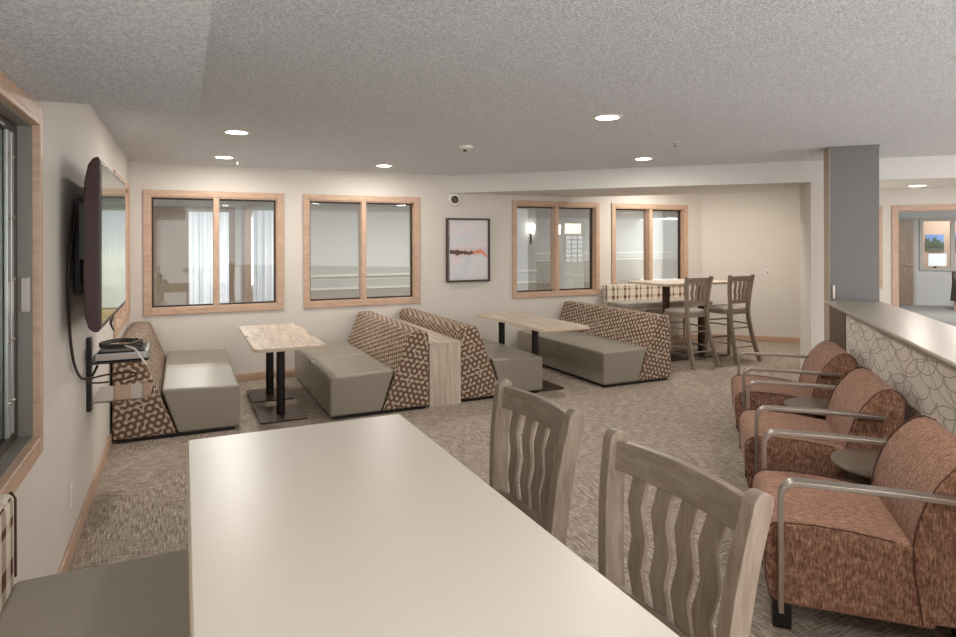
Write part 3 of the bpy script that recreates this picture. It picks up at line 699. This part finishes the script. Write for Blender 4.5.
def downlight(x, y, z, label, power, vis=True):
    r = tag(empty('recessed_light', (x, y, z)), label, 'ceiling light', 'recessed ceiling lights')
    bm = B(); n = 32; R = [(.105, 0), (.10, -.008), (.078, -.006), (.078, -.001)]
    rings = [[bm.verts.new((q*math.cos(2*PI*i/n), q*math.sin(2*PI*i/n), h)) for i in range(n)] for q, h in R]
    for a, b in zip(rings, rings[1:]+rings[:1]):
        for i in range(n): bm.faces.new((a[i], a[(i+1) % n], b[(i+1) % n], b[i]))
    obj('trim_ring', bm, M['white'], r)
    bm = B(); lathe(bm, [(.077, -.005), (.077, -.002)], 32); obj('lens', bm, M['lens'], r)
    l = D.lights.new('downlight', 'AREA'); l.shape = 'DISK'; l.size = .15; l.energy = power; l.color = (1, .95, .89)
    lo = D.objects.new('downlight_lamp', l); C.objects.link(lo); lo.parent = r; lo.location = (0, 0, -.012)
PW = 16
downlight(.38, 5.17, HC, 'lit recessed light over the left booth, nearer of the two by the left wall', PW)
downlight(.38, 6.75, HC, 'lit recessed light nearest the left end of the back wall', PW)
downlight(2.04, 6.77, HC, 'lit recessed light close to the back wall above the second window', PW)
downlight(2.64, 3.50, HC, 'lit recessed light largest in view, mid ceiling', PW)
downlight(4.31, 5.11, HC, 'lit recessed light nearest the ceiling beam', PW)
x, y, _ = ab(8.45, -2.33); downlight(x, y, 2.185, 'lit recessed light under the beam right of the grey column', PW)
for x, y in ((2.64, 1.2), (4.6, 1.2), (2.64, -1.2), (6.8, 2.2), (.9, -.3)): downlight(x, y, HC, 'unseen recessed light added behind or beside the camera to fill the room', PW)  # extra downlights added out of view as fill
downlight(6.15, 6.75, HC, 'lit recessed light in the alcove behind the beam, over the plaid bench', 22)
downlight(7.0, 6.1, HC, 'unseen recessed light added in the alcove behind the beam to brighten the angled wall', 19)  # second alcove lamp, added only to brighten the angled wall
# panel lamps added to light the neighbouring rooms
def plafond(x, y, z, power, label, c=(1, .97, .93)):
    r = tag(empty('added_panel_light', (x, y, z)), label, 'ceiling light', 'panel lights added to the neighbouring rooms')
    bx('panel', (-.3, -.3, -.02), (.3, .3, 0), M['white'], r, .003)
    l = D.lights.new('panel', 'AREA'); l.size = .55; l.energy = power; l.color = c
    lo = D.objects.new('panel_lamp', l); C.objects.link(lo); lo.parent = r; lo.location = (0, 0, -.03)
for x, y, p in ((.3, 10.3, 90), (4, 10.3, 95), (9.5, 11, 60), (12, 15, 90), (16, 17.5, 60), (0.5, 13.9, 40)): plafond(x, y, HC, p, 'square ceiling panel light added to light the room behind the back wall')
x, y, _ = ab(15, -5); plafond(x, y, HC, 90, 'square ceiling panel light added to light the far room past the doorway')
x, y, _ = ab(18.3, -5.8); plafond(x, y, HC, 25, 'square ceiling panel light added to light the office behind the reception window')
x, y, _ = ab(10.3, -3.5); plafond(x, y, HC, 15, 'square ceiling panel light added to light the lobby behind the beam')
r = tag(empty('smoke_detector', (2.28, 5.09, HC)), 'white smoke detector on the ceiling left of the large mid-ceiling light', 'smoke detector')
bm = B(); lathe(bm, [(.07, 0), (.068, -.02), (.04, -.035)], 28); obj('housing', bm, M['white'], r)
bm = B(); lathe(bm, [(.018, -.035), (.014, -.05)], 14); obj('sensor', bm, M['black'], r)
def sprinkler(x, y, z, label):
    r = tag(empty('fire_sprinkler', (x, y, z)), label, 'sprinkler', 'ceiling fire sprinklers')
    bm = B(); lathe(bm, [(.035, 0), (.03, -.006)], 20); obj('escutcheon', bm, M['white'], r)
    bm = B(); lathe(bm, [(.008, -.006), (.008, -.035), (.022, -.037), (.022, -.04)], 14); obj('deflector', bm, M['steel'], r)
sprinkler(3.84, 4.14, HC, 'small fire sprinkler on the ceiling right of the large mid-ceiling light')
sprinkler(.52, 6.93, HC, 'small fire sprinkler on the ceiling near the left end of the back wall')
sprinkler(4.32, 7.1, 2.185, 'small fire sprinkler under the beam above the third back window')

# ------------------------------------------------------------------ light, camera
wd = D.worlds.new('World'); bpy.context.scene.world = wd; wd.use_nodes = True
bg = wd.node_tree.nodes['Background']; bg.inputs[0].default_value = (.985, .985, 1, 1); bg.inputs[1].default_value = 3.7
cam = D.cameras.new('Camera'); co = D.objects.new('Camera', cam); C.objects.link(co)
co.location = (0, 0, CH)
roll = math.radians(-.155)
co.rotation_mode = 'XYZ'
fw = Vector((math.sin(math.radians(25.3)), math.cos(math.radians(25.3)), 0)); q = fw.to_track_quat('-Z', 'Y')
co.rotation_euler = (q.to_matrix() @ Matrix.Rotation(roll, 3, 'Z')).to_euler()
cam.sensor_width = 36; cam.lens = 625/956*36; cam.shift_y = -(318.5-241.2)/956; cam.clip_start = .02
bpy.context.scene.camera = co
vs = bpy.context.scene.view_settings; vs.view_transform = 'Standard'; vs.look = 'None'; vs.exposure = -.12; vs.gamma = 1
vs.use_curve_mapping = False
